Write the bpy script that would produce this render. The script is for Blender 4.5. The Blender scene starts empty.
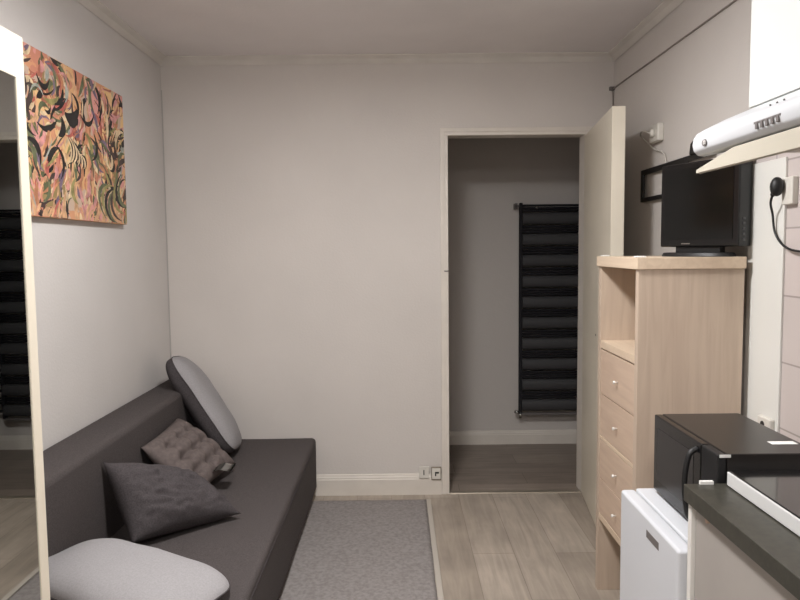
import bpy, bmesh, math, random
from mathutils import Vector, Matrix, noise
S = bpy.context.scene
COL = S.collection
R = math.radians

# ------------------------------------------------------------------ camera
CAM_H = 1.43
yaw, pitch, roll = R(.18), R(4.27), R(-.57)
f_ = Vector((math.sin(yaw)*math.cos(pitch), math.cos(yaw)*math.cos(pitch), -math.sin(pitch)))
r_ = Vector((math.cos(yaw), -math.sin(yaw), 0))
u_ = r_.cross(f_)
r2 = r_*math.cos(roll) + u_*math.sin(roll)
u2 = -r_*math.sin(roll) + u_*math.cos(roll)
cd = bpy.data.cameras.new('camera')
cam = bpy.data.objects.new('camera', cd)
COL.objects.link(cam)
cd.sensor_width = 36
cd.lens = 680/800*36
cd.clip_start = .02
m3 = Matrix((r2, u2, -f_)).transposed()
cam.matrix_world = Matrix.Translation((0, 0, CAM_H)) @ m3.to_4x4()
S.camera = cam

# ------------------------------------------------------------------ world, light, exposure
w = bpy.data.worlds.new('world')
S.world = w
w.use_nodes = True
w.node_tree.nodes['Background'].inputs[0].default_value = (.9, .9, 1, 1)
w.node_tree.nodes['Background'].inputs[1].default_value = .05
S.view_settings.view_transform = 'Standard'
S.view_settings.look = 'None'
S.view_settings.gamma = 1
S.view_settings.exposure = 0.03
LAMP = (-.12, 1.95, 2.395)
ld = bpy.data.lights.new('ceiling_lamp_light', 'AREA')
ld.shape = 'DISK'
ld.size = .30
ld.energy = 32
ld.color = (1, .985, .975)
lo = bpy.data.objects.new('ceiling_lamp_light', ld)
lo.location = (LAMP[0], LAMP[1], LAMP[2]-.012)
COL.objects.link(lo)
# second room lamp, further back behind the viewer
ld2 = bpy.data.lights.new('rear_lamp_light', 'AREA')
ld2.shape = 'DISK'
ld2.size = .30
ld2.energy = 27
ld2.color = (1, .985, .975)
lo2 = bpy.data.objects.new('rear_lamp_light', ld2)
lo2.location = (-.12, -.55, 2.388)
COL.objects.link(lo2)

# ------------------------------------------------------------------ materials
def srgb(c):
    return tuple(((v/255)/12.92 if v/255 <= .04045 else ((v/255+.055)/1.055)**2.4) for v in c)+(1,)

def mat(name, col, rough=.6, metal=0, spec=.5, var=0, scale=8, bump=0, bscale=60, coat=0, col2=None):
    m = bpy.data.materials.new(name)
    m.use_nodes = True
    nt = m.node_tree
    b = nt.nodes['Principled BSDF']
    b.inputs['Base Color'].default_value = srgb(col)
    b.inputs['Roughness'].default_value = rough
    b.inputs['Metallic'].default_value = metal
    b.inputs['Specular IOR Level'].default_value = spec
    b.inputs['Coat Weight'].default_value = coat
    tc = nt.nodes.new('ShaderNodeTexCoord')
    if var or col2:
        n = nt.nodes.new('ShaderNodeTexNoise')
        n.inputs['Scale'].default_value = scale
        n.inputs['Detail'].default_value = 6
        nt.links.new(tc.outputs['Object'], n.inputs['Vector'])
        cr = nt.nodes.new('ShaderNodeValToRGB')
        a = col2 or tuple(max(0, v*(1-var)) for v in col)
        c = col if col2 else tuple(min(255, v*(1+var)) for v in col)
        cr.color_ramp.elements[0].color = srgb(a)
        cr.color_ramp.elements[1].color = srgb(c)
        cr.color_ramp.elements[0].position = .35
        cr.color_ramp.elements[1].position = .65
        nt.links.new(n.outputs['Fac'], cr.inputs['Fac'])
        nt.links.new(cr.outputs['Color'], b.inputs['Base Color'])
    if bump:
        n2 = nt.nodes.new('ShaderNodeTexNoise')
        n2.inputs['Scale'].default_value = bscale
        n2.inputs['Detail'].default_value = 4
        nt.links.new(tc.outputs['Object'], n2.inputs['Vector'])
        bp = nt.nodes.new('ShaderNodeBump')
        bp.inputs['Strength'].default_value = bump
        bp.inputs['Distance'].default_value = .004
        nt.links.new(n2.outputs['Fac'], bp.inputs['Height'])
        nt.links.new(bp.outputs['Normal'], b.inputs['Normal'])
    return m

def grain_mat(name, c1, c2, axis, rough=.5, stretch=14, scale=3.0):
    """wood foil with grain drawn out along one axis"""
    m = bpy.data.materials.new(name)
    m.use_nodes = True
    nt = m.node_tree
    b = nt.nodes['Principled BSDF']
    b.inputs['Roughness'].default_value = rough
    tc = nt.nodes.new('ShaderNodeTexCoord')
    mp = nt.nodes.new('ShaderNodeMapping')
    s = [stretch*scale]*3
    s[axis] = scale
    mp.inputs['Scale'].default_value = s
    nt.links.new(tc.outputs['Object'], mp.inputs['Vector'])
    n = nt.nodes.new('ShaderNodeTexNoise')
    n.inputs['Scale'].default_value = 1
    n.inputs['Detail'].default_value = 5
    n.inputs['Distortion'].default_value = .6
    nt.links.new(mp.outputs['Vector'], n.inputs['Vector'])
    cr = nt.nodes.new('ShaderNodeValToRGB')
    cr.color_ramp.elements[0].color = srgb(c1)
    cr.color_ramp.elements[1].color = srgb(c2)
    cr.color_ramp.elements[0].position = .35
    cr.color_ramp.elements[1].position = .65
    nt.links.new(n.outputs['Fac'], cr.inputs['Fac'])
    nt.links.new(cr.outputs['Color'], b.inputs['Base Color'])
    return m

def plank_mat(name, along, c1, c2, gap):
    """laminate planks: along='y' or 'x'"""
    m = bpy.data.materials.new(name)
    m.use_nodes = True
    nt = m.node_tree
    L = nt.links.new
    b = nt.nodes['Principled BSDF']
    b.inputs['Roughness'].default_value = .42
    tc = nt.nodes.new('ShaderNodeTexCoord')
    mp = nt.nodes.new('ShaderNodeMapping')
    mp.inputs['Rotation'].default_value = (0, 0, R(90) if along == 'y' else 0)
    mp.inputs['Location'].default_value = (.37, .05, 0)
    L(tc.outputs['Object'], mp.inputs['Vector'])
    br = nt.nodes.new('ShaderNodeTexBrick')
    br.inputs['Scale'].default_value = 1
    br.inputs['Brick Width'].default_value = 1.15
    br.inputs['Row Height'].default_value = .195
    br.inputs['Mortar Size'].default_value = .0016
    br.inputs['Mortar Smooth'].default_value = .3
    br.inputs['Color1'].default_value = srgb(c1)
    br.inputs['Color2'].default_value = srgb(c2)
    br.inputs['Mortar'].default_value = srgb(gap)
    br.offset = .37
    L(mp.outputs['Vector'], br.inputs['Vector'])
    mp2 = nt.nodes.new('ShaderNodeMapping')
    mp2.inputs['Scale'].default_value = (2.5, 26, 26)
    L(mp.outputs['Vector'], mp2.inputs['Vector'])
    n = nt.nodes.new('ShaderNodeTexNoise')
    n.inputs['Scale'].default_value = 1
    n.inputs['Detail'].default_value = 6
    n.inputs['Distortion'].default_value = 1.2
    L(mp2.outputs['Vector'], n.inputs['Vector'])
    n3 = nt.nodes.new('ShaderNodeTexNoise')
    n3.inputs['Scale'].default_value = 5
    n3.inputs['Detail'].default_value = 3
    L(mp.outputs['Vector'], n3.inputs['Vector'])
    mr = nt.nodes.new('ShaderNodeMapRange')
    mr.inputs['From Min'].default_value = .3
    mr.inputs['From Max'].default_value = .7
    mr.inputs['To Min'].default_value = .82
    mr.inputs['To Max'].default_value = 1.12
    L(n.outputs['Fac'], mr.inputs['Value'])
    mr3 = nt.nodes.new('ShaderNodeMapRange')
    mr3.inputs['From Min'].default_value = .3
    mr3.inputs['From Max'].default_value = .7
    mr3.inputs['To Min'].default_value = .88
    mr3.inputs['To Max'].default_value = 1.1
    L(n3.outputs['Fac'], mr3.inputs['Value'])
    mu = nt.nodes.new('ShaderNodeMath')
    mu.operation = 'MULTIPLY'
    L(mr.outputs[0], mu.inputs[0])
    L(mr3.outputs[0], mu.inputs[1])
    vm = nt.nodes.new('ShaderNodeVectorMath')
    vm.operation = 'SCALE'
    L(br.outputs['Color'], vm.inputs[0])
    L(mu.outputs[0], vm.inputs['Scale'])
    L(vm.outputs[0], b.inputs['Base Color'])
    return m

def tile_mat(name, c1, c2, gap):
    m = bpy.data.materials.new(name)
    m.use_nodes = True
    nt = m.node_tree
    L = nt.links.new
    b = nt.nodes['Principled BSDF']
    b.inputs['Roughness'].default_value = .25
    tc = nt.nodes.new('ShaderNodeTexCoord')
    sp = nt.nodes.new('ShaderNodeSeparateXYZ')
    cb = nt.nodes.new('ShaderNodeCombineXYZ')
    L(tc.outputs['Object'], sp.inputs[0])
    L(sp.outputs['Y'], cb.inputs['X'])
    L(sp.outputs['Z'], cb.inputs['Y'])
    br = nt.nodes.new('ShaderNodeTexBrick')
    br.offset = 0
    br.inputs['Scale'].default_value = 1
    br.inputs['Brick Width'].default_value = .2
    br.inputs['Row Height'].default_value = .212
    br.inputs['Mortar Size'].default_value = .003
    br.inputs['Color1'].default_value = srgb(c1)
    br.inputs['Color2'].default_value = srgb(c2)
    br.inputs['Mortar'].default_value = srgb(gap)
    L(cb.outputs[0], br.inputs['Vector'])
    L(br.outputs['Color'], b.inputs['Base Color'])
    return m

M = dict(
    wall=mat('wall_paint', (205, 198, 192), .8, var=.015, scale=1.5, bump=.25, bscale=90),
    wall_l=mat('left_wall_paint', (206, 201, 197), .8, var=.015, scale=1.5, bump=.2, bscale=90),
    ceil=mat('ceiling_paint', (228, 223, 222), .85, var=.015, scale=2, bump=.15, bscale=80),
    trim=mat('trim_paint', (214, 206, 196), .5, var=.02, scale=6),
    cornice=mat('cornice_paint', (205, 199, 192), .7, var=.02, scale=6),
    door=mat('door_paint', (216, 207, 190), .45, var=.015, scale=3),
    floor=plank_mat('laminate_planks', 'y', (176, 164, 151), (154, 142, 129), (132, 120, 108)),
    hallfloor=plank_mat('hall_laminate', 'x', (146, 133, 122), (128, 116, 106), (92, 80, 70)),
    metaledge=mat('threshold_strip', (150, 140, 126), .4, .5),
    rug=mat('rug_pile', (152, 146, 143), .95, spec=.1, col2=(134, 128, 126), scale=60, bump=1, bscale=260),
    rugedge=mat('rug_binding', (176, 168, 158), .9),
    sofa=mat('sofa_fabric', (79, 73, 72), .9, spec=.2, var=.10, scale=240, bump=.5, bscale=700),
    sofaback=mat('sofa_back_fabric', (76, 70, 69), .9, spec=.2, var=.10, scale=240, bump=.5, bscale=700),
    feet=mat('dark_plastic', (34, 32, 31), .5),
    cl=mat('light_grey_fabric', (150, 147, 148), .9, spec=.2, var=.03, scale=200, bump=.4, bscale=500),
    cd=mat('charcoal_fabric', (72, 67, 68), .9, spec=.2, var=.10, scale=200, bump=.5, bscale=600),
    ct=mat('taupe_velvet', (97, 87, 84), .85, spec=.3, var=.06, scale=60, bump=.3, bscale=400),
    tag=mat('white_label', (240, 238, 234), .6),
    canvas_edge=mat('canvas_edge', (196, 150, 110), .8, var=.1, scale=10),
    radiator=mat('anthracite_enamel', (62, 61, 62), .6, spec=.4),
    radgap=mat('anthracite_dark', (34, 33, 36), .8, spec=.2),
    chrome=mat('chrome', (190, 188, 184), .2, 1),
    birch=grain_mat('birch_foil', (186, 166, 148), (196, 177, 158), 2, .5),
    birchy=grain_mat('birch_foil_edge', (206, 184, 160), (216, 195, 171), 1, .5),
    birchd=grain_mat('birch_drawer', (192, 167, 147), (202, 178, 157), 1, .5),
    birchback=grain_mat('birch_back', (178, 158, 138), (194, 173, 150), 2, .6),
    white=mat('white_enamel', (214, 213, 211), .35),
    fridge=mat('fridge_enamel', (204, 205, 209), .38),
    greyplast=mat('grey_plastic', (104, 98, 96), .5),
    black=mat('black_gloss', (17, 16, 17), .22),
    blackmat=mat('black_matte', (22, 21, 22), .5),
    mwtop=mat('black_metal', (33, 29, 27), .3, var=.1, scale=4),
    screen=mat('screen_glass', (10, 11, 11), .12),
    window=mat('microwave_window', (38, 36, 36), .3),
    counter=mat('worktop_laminate', (60, 58, 51), .38, var=.10, scale=70),
    cab=mat('cabinet_front_shaded', (162, 155, 149), .5, var=.02, scale=4),  # beige darkened: shade on the base cabinet front is in the colour
    cabedge=mat('cabinet_edge', (222, 218, 212), .5),
    upper=mat('upper_cabinet_white', (200, 202, 198), .4),
    hood=mat('hood_enamel', (196, 197, 200), .3),
    flap=mat('hood_flap_warm_lit', (186, 179, 164), .4),  # cream tint paints in the warm light on visor and filter
    glass=mat('hob_glass', (20, 20, 21), .16, coat=.5),
    ring=mat('hob_ring', (70, 70, 72), .3),
    socket=mat('socket_plastic', (212, 207, 198), .4),
    hole=mat('socket_hole', (40, 36, 34), .6),
    cable_b=mat('black_rubber', (20, 20, 21), .5),
    cable_w=mat('white_cable', (196, 190, 182), .5),
    bead=mat('corner_bead', (176, 171, 166), .6),
    cable_g=mat('grey_cable', (138, 129, 122), .6),
    tiles=tile_mat('backsplash_tiles', (200, 188, 184), (194, 184, 180), (160, 150, 146)),
    board=mat('white_board', (220, 218, 212), .5),
    ward=mat('wardrobe_white', (224, 214, 196), .45),
    carcass=mat('wardrobe_carcass', (200, 192, 180), .55),
    mirror=mat('mirror_silver', (202, 204, 202), .015, 1),
    hall=mat('hall_paint', (196, 189, 183), .8, bump=.2, bscale=80),
)
lampm = bpy.data.materials.new('lamp_diffuser')
lampm.use_nodes = True
lb = lampm.node_tree.nodes['Principled BSDF']
lb.inputs['Base Color'].default_value = (.9, .9, .9, 1)
lb.inputs['Emission Color'].default_value = (.97, .98, 1, 1)
lb.inputs['Emission Strength'].default_value = 45
M['lamp'] = lampm

# ------------------------------------------------------------------ helpers
ROOTM = {}

def tag(o, label=None, cat=None, group=None, kind=None):
    if label: o['label'] = label
    if cat: o['category'] = cat
    if group: o['group'] = group
    if kind: o['kind'] = kind
    return o

def thing(name, label, cat, loc=(0, 0, 0), rz=0, group=None):
    o = bpy.data.objects.new(name, None)
    o.empty_display_size = .05
    COL.objects.link(o)
    o.location = loc
    o.rotation_euler = (0, 0, rz)
    ROOTM[o.name] = Matrix.Translation(loc) @ Matrix.Rotation(rz, 4, 'Z')
    return tag(o, label, cat, group)

def root_of(o):
    while o.parent:
        o = o.parent
    return o

def obj(name, bm, m, parent=None, local=False, bevel=0, smooth=False, sub=0, base=None):
    """one mesh object; coordinates are world unless local=True"""
    bmesh.ops.recalc_face_normals(bm, faces=bm.faces)
    me = bpy.data.meshes.new(name)
    if parent and not local:
        rm = ROOTM.get(root_of(parent).name, Matrix.Identity(4))
        bm.transform(rm.inverted())
    if base is not None:
        bm.transform(Matrix.Translation(-Vector(base)))
    bm.to_mesh(me)
    bm.free()
    o = bpy.data.objects.new(name, me)
    COL.objects.link(o)
    for k in (m if isinstance(m, (list, tuple)) else [m]):
        me.materials.append(k)
    if parent: o.parent = parent
    if base is not None:
        o.location = base
        ROOTM[o.name] = Matrix.Translation(base)
    if smooth:
        for p in me.polygons: p.use_smooth = True
    if bevel:
        b = o.modifiers.new('bevel', 'BEVEL')
        b.width = bevel
        b.segments = 3
        b.limit_method = 'ANGLE'
        for p in me.polygons: p.use_smooth = True
        wn = o.modifiers.new('wn', 'WEIGHTED_NORMAL')
    if sub:
        s = o.modifiers.new('sub', 'SUBSURF')
        s.levels = s.render_levels = sub
    return o

def struct(name, bm, m, **k):
    return tag(obj(name, bm, m, **k), kind='structure')

def box(x0, x1, y0, y1, z0, z1, bm=None):
    bm = bm or bmesh.new()
    v = [bm.verts.new((x, y, z)) for z in (z0, z1) for y in (y0, y1) for x in (x0, x1)]
    for f in ((0, 1, 3, 2), (4, 6, 7, 5), (0, 4, 5, 1), (2, 3, 7, 6), (0, 2, 6, 4), (1, 5, 7, 3)):
        bm.faces.new([v[i] for i in f])
    return bm

def prism(pts, axis, a0, a1, bm=None):
    """polygon pts extruded along axis: 'y' takes (x,z), 'x' takes (y,z), 'z' takes (x,y)"""
    bm = bm or bmesh.new()
    def P(p, a):
        return {'y': (p[0], a, p[1]), 'x': (a, p[0], p[1]), 'z': (p[0], p[1], a)}[axis]
    A = [bm.verts.new(P(p, a0)) for p in pts]
    B = [bm.verts.new(P(p, a1)) for p in pts]
    n = len(pts)
    bm.faces.new(A)
    bm.faces.new(B[::-1])
    for i in range(n):
        bm.faces.new((A[i], B[i], B[(i+1) % n], A[(i+1) % n]))
    return bm

def tube(pts, r, bm=None, n=10, closed=False):
    bm = bm or bmesh.new()
    pts = [Vector(p) for p in pts]
    rings = []
    prev = None
    for i, p in enumerate(pts):
        d = (pts[min(i+1, len(pts)-1)] - pts[max(i-1, 0)]).normalized()
        if prev is None:
            a = d.orthogonal().normalized()
        else:
            a = (prev - d*prev.dot(d)).normalized()
        prev = a
        b = d.cross(a)
        rr = r[i] if isinstance(r, (list, tuple)) else r
        rings.append([bm.verts.new(p + (a*math.cos(t)+b*math.sin(t))*rr)
                      for t in [2*math.pi*k/n for k in range(n)]])
    for A, B in zip(rings, rings[1:]):
        for k in range(n):
            bm.faces.new((A[k], A[(k+1) % n], B[(k+1) % n], B[k]))
    bm.faces.new(rings[0][::-1])
    bm.faces.new(rings[-1])
    return bm

def spline(pts, n=8):
    P = [Vector(p) for p in pts]
    P = [2*P[0]-P[1]] + P + [2*P[-1]-P[-2]]
    out = []
    for i in range(1, len(P)-2):
        for k in range(n):
            t = k/n
            a, b, c, d = P[i-1], P[i], P[i+1], P[i+2]
            out.append(.5*((2*b)+(c-a)*t+(2*a-5*b+4*c-d)*t*t+(3*b-a-3*c+d)*t**3))
    out.append(P[-2])
    return out

# ------------------------------------------------------------------ room shell
XL, XR, YB, YF, ZC = -1.313, 1.224, 3.888, -1.7, 2.505
HX0, HX1, HYW = -.9, 2.0, 4.893
OX0, OX1, OZ = .290, 1.060, 2.065          # door opening
WT = .10

struct('floor', box(XL, XR, YF, YB-.0, -.03, 0), M['floor'])
struct('floor_hall', box(HX0, HX1, YB, HYW, -.03, 0), M['hallfloor'])
struct('trim_7', prism([(YB-.012, 0), (YB+.028, 0), (YB+.024, .006), (YB-.008, .006)], 'x', OX0, OX1), M['metaledge'])
struct('ceiling', box(XL, XR, YF, YB, ZC, ZC+.05), M['ceil'])
struct('ceiling_hall', box(HX0, HX1, YB+WT, HYW, ZC, ZC+.05), M['ceil'])
struct('wall_left', box(XL-.08, XL, YF, YB, 0, ZC), M['wall_l'])
struct('wall_right', box(XR, XR+.08, YF, YB, 0, ZC), M['wall'])
struct('wall_front', box(XL, XR, YF-.08, YF, 0, ZC), M['wall'])
bm = box(XL-.08, OX0-.02, YB, YB+WT, 0, ZC)
box(OX1+.02, HX1, YB, YB+WT, 0, ZC, bm)
box(OX0-.02, OX1+.02, YB, YB+WT, OZ+.02, ZC, bm)
struct('wall_back', bm, M['wall'])
struct('wall_hall', box(HX0, HX1, HYW, HYW+.08, 0, ZC), M['hall'])
bm = box(HX0-.08, HX0, YB+WT, HYW, 0, ZC)
struct('wall_hall_left', bm, M['hall'])
struct('wall_hall_right', box(HX1, HX1+.08, YB+WT, HYW, 0, ZC), M['hall'])

# cornices
def cornice_prof(s=1):
    return [(0, 0), (0, -.038), (.004, -.042), (.009, -.036), (.024, -.018), (.040, -.009), (.046, -.005), (.046, 0)]
def corn_x(name, y, sgn, x0, x1):
    struct(name, prism([(y+sgn*a, ZC+b) for a, b in cornice_prof()], 'x', x0, x1), M['cornice'])
def corn_y(name, x, sgn, y0, y1):
    struct(name, prism([(x+sgn*a, ZC+b) for a, b in cornice_prof()], 'y', y0, y1), M['cornice'])
corn_x('trim_1', YB, -1, XL, XR)
corn_y('trim_2', XL, 1, YF, YB)
corn_y('trim_3', XR, -1, YF, YB)
# baseboards
def base_prof(h=.122):
    return [(0, 0), (.016, 0), (.016, h-.03), (.013, h-.026), (.013, h-.018), (.009, h-.010), (.008, h-.003), (.004, h), (0, h)]
struct('baseboard_back', prism([(YB-a, b) for a, b in base_prof()], 'x', XL, OX0-.045), M['trim'])
struct('baseboard_hall', prism([(HYW-a, b) for a, b in base_prof(.10)], 'x', HX0, HX1), M['trim'])
struct('baseboard_left', prism([(XL+a, b) for a, b in base_prof()], 'y', YF, YB-.02), M['trim'])
struct('baseboard_right', prism([(XR-a, b) for a, b in base_prof()], 'y', 1.97, 2.29), M['trim'])

# door frame: jambs, head and casing
fr = OX0-.043
bm = box(OX0-.02, OX0, YB-.008, YB+WT, 0, OZ)
box(OX1, OX1+.02, YB-.008, YB+WT, 0, OZ, bm)
box(OX0-.02, OX1+.02, YB-.008, YB+WT, OZ, OZ+.02, bm)
box(fr, OX0-.02, YB-.012, YB, 0, OZ+.02, bm)
box(OX1+.02, OX1+.043, YB-.012, YB, 0, OZ+.02, bm)
box(fr, OX1+.043, YB-.012, YB, OZ+.02, OZ+.042, bm)
frame = struct('trim_4', bm, M['trim'], bevel=.0015)
bm = box(OX0-.024, OX0+.002, YB-.014, YB-.007, 1.30, 1.306)
obj('strike_plate', bm, M['greyplast'], frame)

# open door leaf, swung into the room
hx, hy = 1.058, YB-.015
dx, dy = .962-hx, 3.075-hy
ang = math.atan2(dy, dx)
Ld = math.hypot(dx, dy)
bm = box(.0, Ld, 0, .058, .008, 2.055)
bm.transform(Matrix.Translation((hx, hy, 0)) @ Matrix.Rotation(ang, 4, 'Z'))
leaf = struct('door_1', bm, M['door'], bevel=.002)
def leafpart(name, b, m):
    b.transform(Matrix.Translation((hx, hy, 0)) @ Matrix.Rotation(ang, 4, 'Z'))
    return obj(name, b, m, leaf)
kx = Ld*.55
leafpart('keyhole', tube([(kx, -.0015, .985), (kx, .003, .985)], .006), M['hole'])

# kitchen wall finish
bm = box(XR-.006, XR, YF+.1, 2.33, 0, 1.70)
box(XR-.006, XR, YF+.1, 2.36, 1.70, 1.757, bm)
struct('wall_tiles', bm, M['tiles'])
struct('wall_board', box(XR-.014, XR-.006, 2.135, 2.352, 0, 1.705), M['board'], bevel=.002)

# thin corner bead in the left corner
struct('trim_5', tube([(XL+.003, YB-.003, .72), (XL+.003, YB-.003, 2.33)], .003), M['bead'])

# ------------------------------------------------------------------ cable round the top of the right wall
t = thing('wall_cable', 'thin dark cable running along the right wall just below the ceiling and down the corner', 'cable', (XR, YB, 0))
obj('cable', tube(spline([(XR-.005, .2, 2.30), (XR-.005, 1.5, 2.305), (XR-.005, 2.5, 2.307), (XR-.005, 3.2, 2.311), (XR-.006, 3.86, 2.314),
                   (XR-.008, 3.878, 2.29), (XR-.006, 3.882, 2.2), (XR-.006, 3.882, 1.6)]), .0035), M['cable_g'], t)
obj('cable_clip', box(XR-.028, XR, YB-.018, YB, 2.305, 2.325), M['greyplast'], t, bevel=.002)

# ------------------------------------------------------------------ ceiling lamps
def lamp(name, label, x, y):
    t = thing(name, label, 'lamp', (x, y, ZC))
    z = ZC
    bm = bmesh.new()
    bmesh.ops.create_cone(bm, cap_ends=True, segments=48, radius1=.18, radius2=.18, depth=.03, matrix=Matrix.Translation((x, y, z-.015)))
    obj('lamp_base', bm, M['white'], t, bevel=.004)
    bm = bmesh.new()
    bmesh.ops.create_cone(bm, cap_ends=True, segments=48, radius1=.15, radius2=.165, depth=.07, matrix=Matrix.Translation((x, y, z-.065)))
    obj('diffuser', bm, M['lamp'], t, bevel=.01)
lamp('ceiling_lamp', 'round white flush ceiling lamp nearest the sofa', LAMP[0], LAMP[1])
lamp('ceiling_lamp.001', 'round white flush ceiling lamp at the rear of the room', -.12, -.55)

# ------------------------------------------------------------------ rug
t = thing('rug', 'grey short-pile rug on the laminate in front of the grey sofa bed', 'rug', (-.45, 2.7, 0))
random.seed(3)
bm = bmesh.new()
NX, NY = 60, 90
g = []
for j in range(NY+1):
    row = []
    for i in range(NX+1):
        x = -1.02 + (0.150+1.02)*i/NX
        y = 1.45 + (3.785-1.45)*j/NY
        e = min(i, NX-i, j, NY-j)
        z = .011*(1 if e > 0 else .35) + .0015*noise.noise(Vector((x*30, y*30, 0)))
        if e == 0:
            x += .004*noise.noise(Vector((x*9, y*9, 4)))
        row.append(bm.verts.new((x, y, z)))
    g.append(row)
for j in range(NY):
    for i in range(NX):
        bm.faces.new((g[j][i], g[j][i+1], g[j+1][i+1], g[j+1][i]))
bot = [[None]*2 for _ in range(2)]
cs = [g[0], [g[j][NX] for j in range(NY+1)], g[NY][::-1], [g[j][0] for j in range(NY, -1, -1)]]
loop = []
for c in cs: loop += c[:-1]
low = [bm.verts.new((v.co.x, v.co.y, .0005)) for v in loop]
for k in range(len(loop)):
    bm.faces.new((loop[k], low[k], low[(k+1) % len(low)], loop[(k+1) % len(loop)]))
bm.faces.new(low)
obj('pile', bm, M['rug'], t, smooth=True)
bm = box(.151, .176, 1.45, 3.785, .0005, .007)
obj('binding', bm, M['rugedge'], t, bevel=.003)

# ------------------------------------------------------------------ sofa bed
SX0, SX1, SY0, SY1 = -1.30, -.482, 1.72, 3.868
t = thing('sofa_bed', 'dark grey fabric sofa bed with a low straight back against the left wall', 'sofa', ((SX0+SX1)/2, (SY0+SY1)/2, .0))
def soft_box(x0, x1, y0, y1, z0, z1, r, amp=.0, cuts=18):
    bm = box(x0, x1, y0, y1, z0, z1)
    bmesh.ops.bevel(bm, geom=list(bm.edges), offset=r, segments=4, profile=.5, affect='EDGES')
    bmesh.ops.subdivide_edges(bm, edges=[e for e in bm.edges if e.calc_length() > .15], cuts=cuts, use_grid_fill=True)
    for v in bm.verts:
        if amp:
            d = noise.noise(v.co*4)*amp
            v.co.z += d if v.co.z > z1-.05 else 0
            v.co.x += noise.noise(v.co*5+Vector((3, 1, 2)))*amp*.6
    return bm
obj('seat', soft_box(-1.115, SX1, SY0, SY1, .045, .349, .022, .005), M['sofa'], t, smooth=True)
bp = [(-1.303, .06), (-1.303, .700), (-1.296, .715), (-1.125, .715), (-1.108, .700), (-1.098, .36), (-1.118, .06)]
bmk = prism(bp, 'y', SY0, SY1)
obj('backrest', bmk, M['sofaback'], t, bevel=.012)
for x in (SX0+.06, SX1-.035):
    for y in (SY0+.08, SY1-.16):
        bm = bmesh.new()
        bmesh.ops.create_cone(bm, cap_ends=True, segments=20, radius1=.018, radius2=.024, depth=.052, matrix=Matrix.Translation((x, y, .038 if x > -1.02 else .026+.0)))
        obj('foot', bm, M['feet'], t)
obj('seam', tube([(SX1+.0005, SY0+.03, .315), (SX1+.0005, SY1-.03, .315)], .0018), M['cd'], t)

# ------------------------------------------------------------------ cushions
def pillow_bm(A, B, C, D, th, p=2.4, n=34, pinch=.10, wr=.006, seed=0, dimples=None, nrm_out=None):
    A, B, C, D = map(Vector, (A, B, C, D))
    nrm = (B-A).cross(D-A) + (D-C).cross(B-C)
    nrm.normalize()
    if nrm.z < 0: nrm = -nrm
    bm = bmesh.new()
    def point(i, j, side):
        u, v = 2*i/n-1, 2*j/n-1
        s, q = (u+1)/2, (v+1)/2
        cu = 1 - pinch*(1-abs(v)**2)*0
        base = A*(1-s)*(1-q)+B*s*(1-q)+C*s*q+D*(1-s)*q
        cen = (A+B+C+D)/4
        # sides draw in between the corners
        k = pinch*((1-u*u)*(abs(v)**3)+(1-v*v)*(abs(u)**3))
        base = base + (cen-base)*k
        prof = ((1-abs(u)**p)*(1-abs(v)**p))
        h = th/2*max(prof, 0)**.55
        W = Vector((u*1.7+seed*3, v*1.7, seed))
        h += wr*noise.noise(W*1.6)*prof + wr*.8*noise.noise(W*4.5)*prof**.5
        if dimples and side > 0:
            for (du, dv) in dimples:
                d = math.hypot(u-du, v-dv)
                h -= th*.36*math.exp(-(d/.12)**2)
            du_ = min(abs(u-a) for a in (-.5, 0, .5))
            dv_ = min(abs(v-a) for a in (-.5, 0, .5))
            h -= th*.13*(math.exp(-(du_/.06)**2)+math.exp(-(dv_/.06)**2))*prof**.7
        return base + nrm*h*side, nrm
    top = [[bm.verts.new(point(i, j, 1)[0]) for i in range(n+1)] for j in range(n+1)]
    bot = [[(top[j][i] if i in (0, n) or j in (0, n) else bm.verts.new(point(i, j, -1)[0])) for i in range(n+1)] for j in range(n+1)]
    for j in range(n):
        for i in range(n):
            bm.faces.new((top[j][i], top[j][i+1], top[j+1][i+1], top[j+1][i]))
            q = (bot[j][i], bot[j+1][i], bot[j+1][i+1], bot[j][i+1])
            if len(set(q)) == 4: 
                try: bm.faces.new(q)
                except ValueError: pass
    return bm, nrm, point

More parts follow.
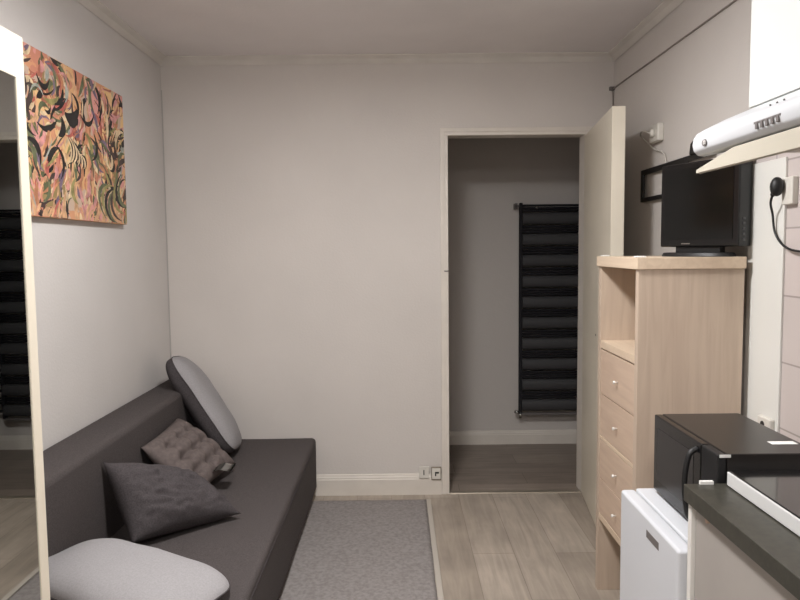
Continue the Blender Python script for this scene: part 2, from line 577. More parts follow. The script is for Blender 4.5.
def box_cushion(name, label, C, ax, ay, az, a, b, c, top_m, side_m, zs=0.0, pw=(4.5, 3.0), seed=1, group=None):
    """bolster with rounded ends: centre C, half sizes a,b,c along unit axes; light half above zs, dark half below"""
    t = thing(name, label, 'cushion', (C[0], C[1], C[2]-c), 0, group)
    ax, ay, az = [Vector(k).normalized() for k in (ax, ay, az)]
    for part, m, sel in (('top_cover', top_m, 1), ('side_cover', side_m, -1)):
        bm = bmesh.new()
        nu, nv = 64, 20
        rows = []
        e1, e2 = 2/pw[0], 2/pw[1]
        for j in range(nv+1):
            lo, hi = (zs, math.pi/2) if sel > 0 else (-math.pi/2, zs)
            ph = lo + (hi-lo)*j/nv
            row = []
            for i in range(nu):
                th = 2*math.pi*i/nu
                sg = lambda v, e: math.copysign(abs(v)**e, v)
                x = a*sg(math.cos(ph), e2)*sg(math.cos(th), e1)
                y = b*sg(math.cos(ph), e2)*sg(math.sin(th), e1)
                z = c*sg(math.sin(ph), e2)
                k = 1 - .22*(x/a)**4 - .12*(y/b)**4
                z *= k
                z += .006*noise.noise(Vector((x*9+seed, y*9, z*6)))
                row.append(bm.verts.new(Vector(C)+ax*x+ay*y+az*z))
            rows.append(row)
        for A_, B_ in zip(rows, rows[1:]):
            for i in range(nu):
                bm.faces.new((A_[i], A_[(i+1) % nu], B_[(i+1) % nu], B_[i]))
        bmesh.ops.remove_doubles(bm, verts=bm.verts, dist=.0004)
        o = obj(part, bm, m, t, smooth=True)
        tag(o, 'light grey upper half' if sel > 0 else 'charcoal lower half')
    # seam piping
    pts = []
    for i in range(97):
        th = 2*math.pi*i/96
        sg = lambda v, e: math.copysign(abs(v)**e, v)
        x = a*1.004*sg(math.cos(zs), e2)*sg(math.cos(th), e1)
        y = b*1.004*sg(math.cos(zs), e2)*sg(math.sin(th), e1)
        z = c*sg(math.sin(zs), e2)*(1-.22*(min(abs(x/a), 1))**4-.12*(min(abs(y/b), 1))**4)
        z += .006*noise.noise(Vector((x*9+seed, y*9, z*6)))
        pts.append(Vector(C)+ax*x+ay*y+az*z)
    obj('piping', tube(pts, .0028, n=6), side_m, t, smooth=True)
    return t

# near cushion lying on the seat
a = math.radians(-27.7)
box_cushion('cushion', 'two-tone cushion, light grey top and charcoal sides, lying flat nearest the mirrored wardrobe',
            (-.825, 1.955, .438), (math.cos(a), math.sin(a), 0), (-math.sin(a), math.cos(a), 0), (0, 0, 1),
            .325, .165, .082, M['cl'], M['cd'], zs=.12, seed=2)
# cushion stood up in the far corner
foot = Vector((-.90, 3.56, .36)); head = Vector((-1.20, 3.60, .81))
axl = (head-foot).normalized()
ayl = Vector((-.16, 1, .0)); ayl = (ayl-axl*ayl.dot(axl)).normalized()
azl = -axl.cross(ayl) if axl.cross(ayl).x < 0 else axl.cross(ayl)
box_cushion('cushion.001', 'two-tone grey cushion leaning upright in the far corner of the sofa bed',
            foot + axl*.275 + Vector((.016, .0, .030)), axl, ayl, azl, .295, .170, .076, M['cl'], M['cd'], zs=.14, seed=5)

# tufted cushion
t = thing('cushion.002', 'taupe button-tufted cushion with a white care label leaning on the sofa back', 'cushion', (-.95, 3.08, .36))
dm = [(x, y) for x in (-.5, 0, .5) for y in (-.5, 0, .5)]
Q = ((-1.10, 2.84, .60), (-1.09, 3.30, .615), (-.80, 3.26, .395), (-.86, 2.80, .395))
bm, nrm, pt = pillow_bm(*Q, .15, seed=2, dimples=dm, pinch=.05, wr=.004)
obj('cover', bm, M['ct'], t, smooth=True)
for (u, v) in dm:
    P, nn = pt((u+1)/2*34, (v+1)/2*34, 1)
    b2 = bmesh.new()
    bmesh.ops.create_uvsphere(b2, u_segments=14, v_segments=8, radius=.010)
    q = nn.to_track_quat('Z', 'Y')
    b2.transform(Matrix.Translation(P+nn*.002) @ q.to_matrix().to_4x4() @ Matrix.Diagonal((1, 1, .5, 1)))
    obj('button', b2, M['ct'], t, smooth=True)
Lb = Vector((-.835, 3.02, .448))
b2 = bmesh.new()
rows = []
for k in range(7):
    s = k/6
    c = Lb + Vector((.085*s, -.01*s, .012*s+.006*math.sin(s*5)))
    rows.append([b2.verts.new(c+Vector((.0, w_, 0))) for w_ in (-.05, .05)])
for A_, B_ in zip(rows, rows[1:]):
    b2.faces.new((A_[0], A_[1], B_[1], B_[0]))
bmesh.ops.solidify(b2, geom=list(b2.faces), thickness=.0012)
tag(obj('care_label', b2, M['tag'], t, smooth=True), 'white care label')

# plain charcoal cushion
t = thing('cushion.003', 'plain charcoal square cushion tipped against the sofa back between the tufted and flat ones', 'cushion', (-.9, 2.65, .36))
bm, nrm, pt = pillow_bm((-1.10, 2.47, .655), (-.90, 2.82, .485), (-.64, 2.67, .375), (-.965, 2.375, .385), .20, seed=7, pinch=.07, wr=.016, n=56)
obj('cover', bm, M['cd'], t, smooth=True)

# ------------------------------------------------------------------ painting on the left wall
PY0, PY1, PZ0, PZ1 = 2.34, 3.255, 1.56, 2.158
t = thing('canvas_painting', 'unframed colourful abstract canvas in orange, pink, green and black on the left wall', 'painting', (XL, (PY0+PY1)/2, PZ0))
pm = bpy.data.materials.new('painted_canvas')
pm.use_nodes = True
nt = pm.node_tree
L = nt.links.new
b = nt.nodes['Principled BSDF']
b.inputs['Roughness'].default_value = .55
tc = nt.nodes.new('ShaderNodeTexCoord')
n1 = nt.nodes.new('ShaderNodeTexNoise')
n1.inputs['Scale'].default_value = 7
n1.inputs['Detail'].default_value = 3
n1.inputs['Distortion'].default_value = 2.2
L(tc.outputs['Object'], n1.inputs['Vector'])
vo = nt.nodes.new('ShaderNodeTexVoronoi')
vo.inputs['Scale'].default_value = 13
mx = nt.nodes.new('ShaderNodeMix')
mx.data_type = 'VECTOR'
mx.inputs['Factor'].default_value = .28
L(tc.outputs['Object'], mx.inputs['A'])
L(n1.outputs['Color'], mx.inputs['B'])
L(mx.outputs['Result'], vo.inputs['Vector'])
sp = nt.nodes.new('ShaderNodeSeparateXYZ')
L(vo.outputs['Color'], sp.inputs[0])
cr = nt.nodes.new('ShaderNodeValToRGB')
cr.color_ramp.interpolation = 'CONSTANT'
pal = [(0, (208, 150, 112)), (.12, (198, 132, 108)), (.24, (214, 168, 120)), (.36, (150, 128, 84)), (.46, (214, 150, 140)), (.58, (226, 186, 130)), (.68, (168, 104, 84)), (.76, (196, 170, 150)), (.84, (92, 96, 66)), (.92, (66, 50, 48))]
els = cr.color_ramp.elements
els[0].position = 0
els[0].color = srgb(pal[0][1])
els[1].position = pal[1][0]
els[1].color = srgb(pal[1][1])
for p_, c_ in pal[2:]:
    e = els.new(p_)
    e.color = srgb(c_)
L(sp.outputs['X'], cr.inputs['Fac'])
L(cr.outputs['Color'], b.inputs['Base Color'])
obj('canvas', box(XL+.002, XL+.030, PY0, PY1, PZ0, PZ1), M['canvas_edge'], t, bevel=.002)
obj('painted_front', box(XL+.0302, XL+.0306, PY0+.001, PY1-.001, PZ0+.001, PZ1-.001), pm, t)
random.seed(11)
cols = [((40, 36, 36), 7), ((78, 62, 58), 4), ((204, 138, 100), 4), ((220, 172, 130), 5), ((214, 150, 146), 4), ((110, 116, 84), 4), ((162, 152, 96), 3), ((226, 200, 160), 5), ((128, 108, 128), 2), ((196, 104, 92), 2), ((176, 180, 168), 2)]
pms = [mat('paint_stroke', tuple(v*.92 for v in c), .5, var=.12, scale=30) for c, _ in cols]
wts = [k for _, k in cols]
bm = bmesh.new()
def stroke(cy, cz, ang, ln, wd, curve, mi, dep):
    n = 9
    L_, R_ = [], []
    for k in range(n):
        s = k/(n-1)
        a_ = ang + curve*(s-.5)
        yy = cy + math.cos(a_)*ln*(s-.5) - math.sin(ang)*curve*ln*.5*((s-.5)**2)
        zz = cz + math.sin(a_)*ln*(s-.5) + math.cos(ang)*curve*ln*.5*((s-.5)**2)
        h = wd*math.sin(math.pi*min(max(s, .03), .97))**.7/2
        nx, nz = -math.sin(a_), math.cos(a_)
        cl = lambda y, z: (XL+.0308+dep, min(max(y, PY0+.003), PY1-.003), min(max(z, PZ0+.003), PZ1-.003))
        L_.append(bm.verts.new(cl(yy+nx*h, zz+nz*h)))
        R_.append(bm.verts.new(cl(yy-nx*h, zz-nz*h)))
    for k in range(n-1):
        f = bm.faces.new((L_[k], L_[k+1], R_[k+1], R_[k]))
        f.material_index = mi
D = 0
for k in range(430):
    cy, cz = random.uniform(PY0, PY1), random.uniform(PZ0, PZ1)
    mi = random.choices(range(len(cols)), wts)[0]
    u, v = (cy-PY0)/(PY1-PY0), (cz-PZ0)/(PZ1-PZ0)
    if v < .16 and mi in (0, 1) and random.random() < .75: mi = 3
    if v < .30 and u > .45 and math.hypot(u-.62, v+.02) < .24: mi = random.choice((3, 3, 7, 4))
    fl = noise.noise(Vector((cy*3.2, cz*3.2, 1)))*3.0 + math.pi*.42
    D += 1
    stroke(cy, cz, fl+random.uniform(-.5, .5), random.uniform(.04, .15), random.uniform(.008, .03), random.uniform(-1.0, 1.0), mi, D*1.2e-6)
# black and cream striped patch near the middle
cy0, cz0 = PY0+.52*(PY1-PY0), PZ0+.47*(PZ1-PZ0)
for k in range(6):
    D += 1
    stroke(cy0-.09+k*.022, cz0-.02+.012*math.sin(k), math.pi*(.45+.04*k), .12-.01*k, .018, .9, 7, D*1.2e-6)
    D += 1
    stroke(cy0-.08+k*.022, cz0-.02+.012*math.sin(k), math.pi*(.47+.04*k), .12-.01*k, .012, .9, 0, D*1.2e-6)
for (yy, zz, a_, l_, w_) in ((-.07, .11, .3, .12, .06), (-.15, .06, 1.2, .09, .04), (.07, .12, .2, .14, .02), (-.02, .18, 1.9, .11, .02), (.14, .02, 1.3, .13, .02), (-.16, -.06, 1.8, .14, .02)):
    D += 1
    stroke(cy0+yy, cz0+zz, a_, l_, w_, .8, 0, D*1.2e-6)
# big leaf sweep lower right
for k in range(8):
    D += 1
    stroke(PY0+.79*(PY1-PY0)-.10+k*.03, PZ0+.10+.025*math.cos(k), 1.2+.12*k, .20, .026, -1.3, (5, 6, 0, 5, 1, 6, 0, 5)[k], D*1.2e-6)
obj('paint_strokes', bm, pms, t)

# ------------------------------------------------------------------ mirrored wardrobe (left foreground)
WX, WY0, WY1, WZ = -.735, -.6, 1.378, 1.853
t = thing('mirrored_wardrobe', 'cream wardrobe with a tall mirror door in the left foreground', 'wardrobe', ((XL+WX)/2, (WY0+WY1)/2, 0))
bm = box(XL+.02, WX-.024, WY1-.020, WY1-.002, .0, WZ-.002)
box(XL+.02, WX-.024, WY0, WY0+.018, .0, WZ-.002, bm)
box(XL+.02, WX-.024, WY0+.018, WY1-.020, WZ-.02, WZ-.002, bm)
box(XL+.02, WX-.024, WY0+.018, WY1-.020, .05, .07, bm)
box(XL+.02, XL+.026, WY0+.018, WY1-.020, .07, WZ-.02, bm)
obj('carcass', bm, M['carcass'], t)
bm = box(WX-.022, WX, WY1-.030, WY1, .03, WZ)
box(WX-.022, WX, WY0, WY0+.026, .03, WZ, bm)
box(WX-.022, WX, WY0+.026, WY1-.030, WZ-.083, WZ, bm)
box(WX-.022, WX, WY0+.026, WY1-.030, .03, .11, bm)
dr = obj('door', bm, M['ward'], t)
obj('mirror', box(WX-.016, WX-.002, WY0+.026, WY1-.030, .11, WZ-.083), M['mirror'], dr)

# ------------------------------------------------------------------ towel radiator in the hall
RX0, RX1, RZ0, RZ1, RY = .862, 1.345, .255, 1.735, HYW-.075
t = thing('towel_radiator', 'tall anthracite flat-panel radiator on the hall wall seen through the doorway', 'radiator', ((RX0+RX1)/2, RY, 0))
for x in (RX0, RX1):
    obj('post', box(x, x+.022, RY-.012, RY+.022, RZ0-.012, RZ1+.012), M['radgap'], t, bevel=.004)
NS = 10
pz = (RZ1-RZ0)/NS
for k in range(NS):
    z0 = RZ1-(k+1)*pz
    prof = [(RY-.004-.030*math.sin(math.pi*q/14)**.8, z0+.008+.084*(1-math.cos(math.pi*q/14))/2) for q in range(15)]
    obj('slat', prism(prof, 'x', RX0+.020, RX1+.001), M['radiator'], t, smooth=True).modifiers.new('es', 'EDGE_SPLIT')
    for dz in (.104, .122, .140):
        obj('rail', tube([(RX0+.01, RY-.004, z0+dz), (RX1+.10, RY-.004, z0+dz)], .0082, n=8), M['radgap'], t, smooth=True)
    obj('rail', tube([(RX1+.01, RY-.004, z0+.045), (RX1+.10, RY-.004, z0+.045)], .012, n=8), M['radgap'], t, smooth=True)
bm = box(RX0-.030, RX0+.004, RY+.0, RY+.012, RZ1-.018, RZ1-.002)
box(RX0-.030, RX0-.012, RY+.0, HYW, RZ1-.030, RZ1+.010, bm)
obj('wall_bracket', bm, M['greyplast'], t, bevel=.002)
bm = tube([(RX0+.011, RY+.005, RZ0-.045), (RX0+.011, RY+.005, RZ0-.005)], .013)
tube([(RX0+.011, RY+.005, RZ0-.03), (RX0+.011, HYW-.0, RZ0-.03)], .009, bm)
tube([(RX0-.030, RY+.005, RZ0-.0), (RX0+.011, RY+.005, RZ0-.01)], .012, bm)
tag(obj('valve', bm, M['chrome'], t, smooth=True), 'chrome valve')
obj('bleed_cap', tube([(RX0+.115, RY-.034, RZ1-.022), (RX0+.115, RY-.005, RZ1-.022)], .008), M['chrome'], t)
obj('drip_rail', box(RX0+.02, RX1, RY-.02, RY+.01, RZ0-.022, RZ0-.006), M['greyplast'], t, bevel=.002)

# ------------------------------------------------------------------ birch unit with drawers
UX0, UX1, UY0, UY1, UZ = .822, 1.184, 2.315, 2.775, 1.393
t = thing('storage_unit', 'tall birch-effect cabinet with an open niche above four small drawers, under the television', 'cabinet', ((UX0+UX1)/2, (UY0+UY1)/2, 0))
obj('top', box(UX0-.008, UX1+.002, UY0-.008, UY1+.005, UZ-.040, UZ), M['birchy'], t, bevel=.002)
obj('side_panel', box(UX0, UX1, UY0, UY0+.030, .0, UZ-.0402), M['birch'], t, bevel=.0015)
obj('side_panel', box(UX0, UX1, UY1-.030, UY1, .0, UZ-.0402), M['birch'], t, bevel=.0015)
obj('back_panel', box(UX1-.012, UX1-.006, UY0+.030, UY1-.030, .0, UZ-.0402), M['birchback'], t)
obj('shelf', box(UX0+.002, UX1-.013, UY0+.0302, UY1-.0302, 1.022, 1.052), M['birchy'], t, bevel=.0015)
obj('shelf', box(UX0+.002, UX1-.013, UY0+.0302, UY1-.0302, .648, .662), M['birchy'], t, bevel=.0015)
obj('shelf', box(UX0+.002, UX1-.013, UY0+.0302, UY1-.0302, .310, .335), M['birchy'], t, bevel=.0015)
for (za, zb) in ((.838, 1.016), (.665, .834), (.487, .645), (.338, .483)):
    bm = box(UX0+.003, UX0+.019, UY0+.0325, UY1-.0325, za, zb)
    box(UX0+.020, UX1-.03, UY0+.045, UY0+.055, za+.01, zb-.02, bm)
    box(UX0+.020, UX1-.03, UY1-.055, UY1-.045, za+.01, zb-.02, bm)
    box(UX0+.020, UX1-.03, UY0+.055, UY1-.055, za+.01, za+.016, bm)
    d = obj('drawer', bm, M['birchd'], t, bevel=.001)
    yc, zc = (UY0+UY1)/2-.015, (za+zb)/2-.006
    bm = tube([(UX0+.004, yc, zc), (UX0-.005, yc, zc), (UX0-.008, yc, zc), (UX0-.014, yc, zc)], [.003, .003, .0065, .006], n=16)
    tag(obj('knob', bm, M['cabedge'], d, smooth=True), 'small pale knob')

# tiny scraps on the unit's top
o = obj('felt_pad', box(-.018, .018, -.012, .012, 0, .005), M['tag'], bevel=.0015, base=(0, 0, 0))
o.location = (.832, 2.335, UZ+.0005)
tag(o, 'small white pad on the near front corner of the birch cabinet top', 'pad')
o = obj('felt_pad', box(-.014, .014, -.016, .016, 0, .004), M['tag'], bevel=.0015, base=(0, 0, 0))
o.location = (.836, 2.74, UZ+.0005)
tag(o, 'small white pad on the far front corner of the birch cabinet top', 'pad')

# ------------------------------------------------------------------ television
P1 = Vector((1.010, 2.62, 0)); P2 = Vector((1.152, 2.30, 0))
wv = (P2-P1)
TW = wv.length
TZ0, TZ1 = 1.428, 1.735
t = thing('television', 'small black flat-screen television standing on top of the birch cabinet', 'television',
          ((P1.x+P2.x)/2, (P1.y+P2.y)/2, UZ), math.atan2(wv.y, wv.x))
# local frame: x along the screen from far-left to near-right, -y... the front faces local -y
H0, H1 = TZ0-UZ, TZ1-UZ
def tv(name, bm, m, parent=t, **k): return obj(name, bm, m, parent, local=True, **k)
tv('casing', box(-TW/2, TW/2, .0, .062, H0, H1), M['black'], bevel=.006)
bm = box(-TW/2+.022, TW/2-.024, -.0015, .004, H0+.026, H1-.022)
tv('screen', bm, M['screen'])
bm = box(-TW/2+.05, TW/2-.07, .062, .075, H0+.05, H1-.05)
tv('rear_cover', bm, M['blackmat'], bevel=.01)
bm = box(-TW/2+.105, -TW/2+.145, -.0012, 0, H0+.010, H0+.014)
tag(tv('badge', bm, M['chrome']), 'silver badge')
for k in range(5):
    tv('button', box(TW/2, TW/2+.002, .018, .030, H0+.020+k*.018, H0+.028+k*.018), M['ring'], bevel=.0008)
tv('stand_neck', box(-.11, .09, .012, .04, .012, H0+.01), M['blackmat'], bevel=.003)
bm = bmesh.new()
bmesh.ops.create_cone(bm, cap_ends=True, segments=48, radius1=1, radius2=.94, depth=.014, matrix=Matrix.Identity(4))
bm.transform(Matrix.Translation((-.005, .010, .0075)) @ Matrix.Diagonal((.155, .075, 1, 1)))
tv('stand_base', bm, M['blackmat'], bevel=.002)

# ------------------------------------------------------------------ wall bracket behind the TV
t = thing('tv_bracket', 'black metal television wall bracket mounted on the right wall behind the television', 'bracket', (XR, 3.1, 1.65))
bx = XR-.022
obj('rail', box(bx, bx+.010, 2.62, 3.375, 1.778, 1.803), M['blackmat'], t, bevel=.002)
obj('rail', box(bx, bx+.010, 2.85, 3.375, 1.648, 1.668), M['blackmat'], t, bevel=.002)
obj('upright', box(bx-.001, bx+.011, 3.350, 3.378, 1.648, 1.803), M['blackmat'], t, bevel=.002)
obj('upright', box(bx-.001, bx+.011, 2.85, 2.87, 1.648, 1.803), M['blackmat'], t, bevel=.002)
obj('wall_plate', box(bx+.010, XR, 2.9, 3.02, 1.655, 1.795), M['blackmat'], t, bevel=.002)
bm = prism([(2.72, 1.80), (2.80, 1.80), (2.79, 1.845), (2.765, 1.855), (2.74, 1.83)], 'x', bx-.012, bx+.006)
obj('catch', bm, M['blackmat'], t, bevel=.004)

# ------------------------------------------------------------------ junction box with white cable
t = thing('junction_box', 'small white junction box with a loose white cable high on the right wall', 'junction box', (XR, 3.2, 1.955))
obj('cover', box(XR-.030, XR, 3.150, 3.255, 1.915, 1.995), M['socket'], t, bevel=.006)
bm = tube([(XR-.045, 3.20, 1.955), (XR-.028, 3.20, 1.955)], .018, n=16)
obj('gland', bm, M['socket'], t, smooth=True)
obj('cable', tube(spline([(XR-.045, 3.20, 1.955), (XR-.06, 3.27, 1.975), (XR-.03, 3.36, 1.965), (XR-.014, 3.30, 1.92), (XR-.012, 3.23, 1.885), (XR-.010, 3.13, 1.855), (XR-.006, 3.10, 1.80)]), .004), M['cable_w'], t, smooth=True)

# ------------------------------------------------------------------ fridge
FX0, FX1, FY0, FY1, FZ = .645, 1.14, 1.528, 1.938, .728
t = thing('mini_fridge', 'small white fridge between the birch cabinet and the worktop, microwave on top', 'fridge', ((FX0+FX1)/2, (FY0+FY1)/2, 0))
obj('cabinet', box(FX0+.050, FX1, FY0+.002, FY1-.002, .02, FZ-.022), M['fridge'], t, bevel=.004)
obj('lid', box(FX0+.0435, FX1, FY0, FY1, FZ-.020, FZ), M['fridge'], t, bevel=.006)
d = obj('door', box(FX0, FX0+.042, FY0, FY1, .05, FZ-.003), M['fridge'], t, bevel=.009)
o = obj('handle_recess', box(FX0-.001, FX0+.001, 1.645, 1.728, .672, .692), M['greyplast'], d, bevel=.0008)
tag(o, 'grey oblong grip plate')
for y in (FY0+.05, FY1-.05):
    obj('foot', tube([(FX0+.08, y, 0), (FX0+.08, y, .022)], .016), M['feet'], t)
    obj('foot', tube([(FX1-.05, y, 0), (FX1-.05, y, .022)], .016), M['feet'], t)

# ------------------------------------------------------------------ microwave
MX0, MX1, MY0, MY1, MZ0, MZ1 = .728, .968, 1.522, 1.906, .738, .955
t = thing('microwave', 'black microwave oven sitting on the small white fridge', 'microwave', ((MX0+MX1)/2, (MY0+MY1)/2, FZ))
obj('body', box(MX0+.022, MX1, MY0, MY1, MZ0, MZ1), M['mwtop'], t, bevel=.003)
d = obj('door', box(MX0, MX0+.021, MY0+.085, MY1, MZ0, MZ1-.001), M['black'], t, bevel=.004)
obj('door_window', box(MX0-.001, MX0+.001, MY0+.125, MY1-.028, MZ0+.035, MZ1-.035), M['window'], d)
hp = spline([(MX0+.002, MY0+.108, MZ1-.018), (MX0-.020, MY0+.106, MZ1-.035), (MX0-.030, MY0+.105, MZ1-.10), (MX0-.020, MY0+.106, MZ0+.035), (MX0+.002, MY0+.108, MZ0+.018)])
obj('handle', tube(hp, .007), M['blackmat'], d, smooth=True)
c = obj('control_panel', box(MX0, MX0+.021, MY0, MY0+.083, MZ0, MZ1-.001), M['blackmat'], t, bevel=.004)
obj('button_strip', box(MX0-.001, MX0+.001, MY0+.025, MY0+.060, MZ0+.03, MZ0+.10), M['window'], c)
tag(obj('label', box(.893, .955, 1.594, 1.618, MZ1, MZ1+.0008), M['tag'], t), 'white paper label on the top')
tag(obj('sticker', box(MX0+.004, MX0+.030, MY0-.0008, MY0, MZ1-.008, MZ1-.001), M['tag'], t), 'small white sticker')
for x in (MX0+.05, MX1-.04):
    for y in (MY0+.04, MY1-.04):
        obj('foot', tube([(x, y, FZ+.0005), (x, y, MZ0+.001)], .012), M['feet'], t)

# ------------------------------------------------------------------ worktop and base cabinet
CX0, CY0, CY1, CZ = .648, -1.2, 1.514, .89
o = obj('worktop', box(CX0, XR-.008, CY0, CY1, CZ-.038, CZ), M['counter'], bevel=.002)
tag(o, 'dark speckled kitchen worktop with a square edge along the right wall', 'worktop')
t = thing('base_cabinet', 'white kitchen base cabinet with beige doors under the dark worktop', 'cabinet', (.95, .2, 0))
ZT = CZ-.0385
obj('side_panel', box(CX0+.010, XR-.01, CY1-.022, CY1-.004, 0, ZT), M['cabedge'], t, bevel=.001)
obj('side_panel', box(CX0+.010, XR-.01, CY0, CY0+.018, 0, ZT), M['cabedge'], t, bevel=.001)
obj('plinth', box(CX0+.06, CX0+.075, CY0+.02, CY1-.024, 0, .10), M['cab'], t)
obj('bottom', box(CX0+.04, XR-.01, CY0+.02, CY1-.024, .10, .118), M['cab'], t)
ys = [CY1-.025, .89, .28, -.33, -1.18]
for a_, b_ in zip(ys, ys[1:]):
    d = obj('door', box(CX0+.018, CX0+.036, b_+.002, a_-.002, .105, ZT-.003), M['cab'], t, bevel=.0015)
    obj('handle', tube(spline([(CX0+.02, b_+.05, .70), (CX0-.004, b_+.05, .695), (CX0-.004, b_+.05, .60), (CX0+.02, b_+.05, .595)]), .004), M['chrome'], d, smooth=True)
tag(obj('screw_cap', tube([(CX0+.019, 1.425, ZT-.012), (CX0+.012, 1.425, ZT-.012)], .006), M['birchd'], t), 'beige screw cap')
tag(obj('clip', box(CX0+.034, CX0+.064, CY1-.010, CY1-.002, CZ+.0005, CZ+.008), M['tag']), 'small white clip on the far edge of the worktop beside the microwave handle', 'clip')

# ------------------------------------------------------------------ hob
GX0, GX1, GY0, GY1 = .738, 1.12, .93, 1.497
t = thing('electric_hob', 'portable electric hob with black glass and a white rim on the dark worktop', 'hob', ((GX0+GX1)/2, (GY0+GY1)/2, CZ))
obj('housing', box(GX0, GX1, GY0, GY1, CZ+.002, CZ+.033), M['white'], t, bevel=.002)
g_ = obj('glass_plate', box(GX0+.003, GX1-.003, GY0+.003, GY1-.003, CZ+.033, CZ+.037), M['glass'], t, bevel=.001)
for (x, y, r) in ((.93, 1.33, .09), (.93, 1.09, .075)):
    bm = bmesh.new()
    n = 48
    for rr in (r, r*.97):
        pass
    A_ = [bm.verts.new((x+r*math.cos(2*math.pi*k/n), y+r*math.sin(2*math.pi*k/n), CZ+.0373)) for k in range(n)]
    B_ = [bm.verts.new((x+r*.975*math.cos(2*math.pi*k/n), y+r*.975*math.sin(2*math.pi*k/n), CZ+.0373)) for k in range(n)]
    for k in range(n): bm.faces.new((A_[k], A_[(k+1) % n], B_[(k+1) % n], B_[k]))
    obj('burner_ring', bm, M['ring'], g_)

# ------------------------------------------------------------------ upper cabinet and range hood
t = thing('wall_cabinet', 'white kitchen wall cabinet above the range hood', 'cabinet', (1.04, .9, 1.768))
UCX, UCZ0, UCZ1, UCY0, UCY1 = .869, 1.770, 2.42, -.8, 1.703
obj('body', box(UCX+.020, XR-.001, UCY0, UCY1, UCZ0, UCZ1), M['upper'], t, bevel=.001)
for a_, b_ in ((1.703, 1.10), (1.097, .50), (.497, -.15), (-.153, -.8)):
    obj('door', box(UCX, UCX+.018, b_, a_, UCZ0-.002, UCZ1), M['upper'], t, bevel=.0015)

HY0, HY1 = 1.10, 1.682
t = thing('range_hood', 'slim white range hood with a rounded front under the white wall cabinet', 'range hood', (1.0, (HY0+HY1)/2, 1.64))
prof = [(.868, 1.764), (.80, 1.736), (.752, 1.713), (.733, 1.702), (.725, 1.690), (.7225, 1.675), (.726, 1.660), (.736, 1.650), (.752, 1.648), (.80, 1.658), (.84, 1.660), (XR-.008, 1.660), (XR-.008, 1.764)]
obj('body', prism(prof, 'y', HY0, HY1), M['hood'], t, bevel=.003)
fp = [(.828, 1.657), (.822, 1.650), (.742, 1.606), (.735, 1.611), (.737, 1.617), (.818, 1.657)]
o = obj('visor', prism(fp, 'y', HY0, HY1), M['flap'], t, bevel=.001)
tag(o, 'hinged visor, cream from painted warm light')
lp = [(HY1, 1.6075), (HY1, 1.616), (1.62, 1.626), (1.50, 1.645), (HY0, 1.646), (HY0, 1.6075)]
obj('visor_lip', prism(lp, 'x', .7335, .7385), M['flap'], o, bevel=.0015)  # lip raised to cover the shaded gap under the hood nose
bm = box(.84, 1.18, HY0+.03, HY1-.03, 1.652, 1.659)
obj('grease_filter', bm, M['flap'], t)
# slide switches on the nose
obj('switch_slot', box(.7215, .726, 1.297, 1.392, 1.674, 1.678), M['greyplast'], t)
for k in range(5):
    y = 1.302+k*.019
    obj('switch', box(.7205, .728, y, y+.008, 1.663, 1.6765), M['greyplast'], t, bevel=.001)
for k in range(3):
    obj('indicator', tube([(.738, 1.31+k*.024, 1.703), (.7345, 1.31+k*.024, 1.7065)], .0018), M['greyplast'], t)
# round emblem at the far end of the nose
bm = bmesh.new()
bmesh.ops.create_cone(bm, cap_ends=True, segments=24, radius1=.0105, radius2=.0095, depth=.002)
bm.transform(Matrix.Translation((.7225, 1.615, 1.672)) @ Matrix.Rotation(R(-98), 4, 'Y') @ Matrix.Diagonal((.8, 1.25, 1, 1)))
e_ = obj('emblem', bm, M['greyplast'], t)
bm = box(.7205, .7213, 1.608, 1.610, 1.668, 1.677)
box(.7205, .7213, 1.612, 1.618, 1.675, 1.677, bm)
box(.7205, .7213, 1.616, 1.618, 1.668, 1.675, bm)
obj('emblem_mark', bm, M['tag'], e_)

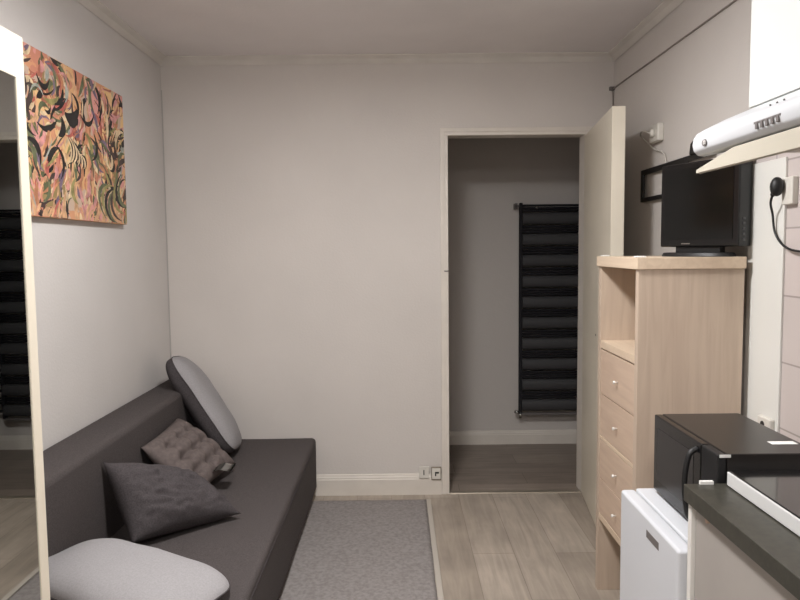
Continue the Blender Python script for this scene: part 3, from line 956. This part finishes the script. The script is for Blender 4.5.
# ------------------------------------------------------------------ plug and sockets on the kitchen wall
t = thing('wall_socket', 'white wall socket to the right of the television, black plug in it', 'socket', (XR-.006, 2.12, 1.60))
obj('plate', box(XR-.026, XR-.0062, 2.075, 2.132, 1.555, 1.640), M['socket'], t, bevel=.004)
t = thing('power_plug', 'black power plug and looping lead in the socket right of the television', 'plug', (XR-.05, 2.13, 1.614))
bm = bmesh.new()
bmesh.ops.create_uvsphere(bm, u_segments=20, v_segments=12, radius=1)
bm.transform(Matrix.Translation((XR-.045, 2.125, 1.612)) @ Matrix.Diagonal((.020, .020, .030, 1)))
obj('plug_body', bm, M['cable_b'], t, smooth=True)
pts = spline([(XR-.050, 2.130, 1.60), (XR-.048, 2.152, 1.565), (XR-.03, 2.172, 1.53), (XR-.022, 2.168, 1.47), (XR-.022, 2.115, 1.428), (XR-.022, 2.04, 1.412), (XR-.022, 1.93, 1.41), (XR-.02, 1.75, 1.40), (XR-.016, 1.56, 1.34), (XR-.014, 1.51, 1.15), (XR-.014, 1.505, .894)])
obj('lead', tube(pts, [.0075]*4+[.0038]*(len(pts)-4), n=8), M['cable_b'], t, smooth=True)
t = thing('wall_socket.001', 'small white wall socket low on the white board above the microwave', 'socket', (XR-.014, 2.19, .84))
obj('plate', box(XR-.032, XR-.0145, 2.150, 2.225, .805, .870), M['socket'], t, bevel=.005)
obj('outlet', tube([(XR-.034, 2.19, .845), (XR-.0325, 2.19, .845)], .012, n=16), M['hole'], t)

# sockets above the baseboard beside the door
t = thing('baseboard_socket', 'white square socket above the baseboard, left one of the pair beside the door frame', 'socket', (.143, YB, .13))
obj('plate', box(.112, .172, YB-.024, YB-.0165, .100, .170), M['socket'], t, bevel=.003)
obj('slot', box(.138, .144, YB-.0255, YB-.0238, .120, .150), M['hole'], t)
t = thing('wall_socket.002', 'socket with a dark-edged cover beside the door frame, right one of the low pair', 'socket', (.213, YB, .13))
obj('back_plate', box(.184, .242, YB-.021, YB-.0165, .088, .168), M['metaledge'], t, bevel=.003)
obj('cover', box(.188, .238, YB-.030, YB-.0215, .096, .160), M['socket'], t, bevel=.003)
obj('outlet', box(.205, .228, YB-.0318, YB-.0298, .130, .140), M['hole'], t, bevel=.001)
obj('outlet', box(.205, .212, YB-.0318, YB-.0298, .115, .130), M['hole'], t, bevel=.001)
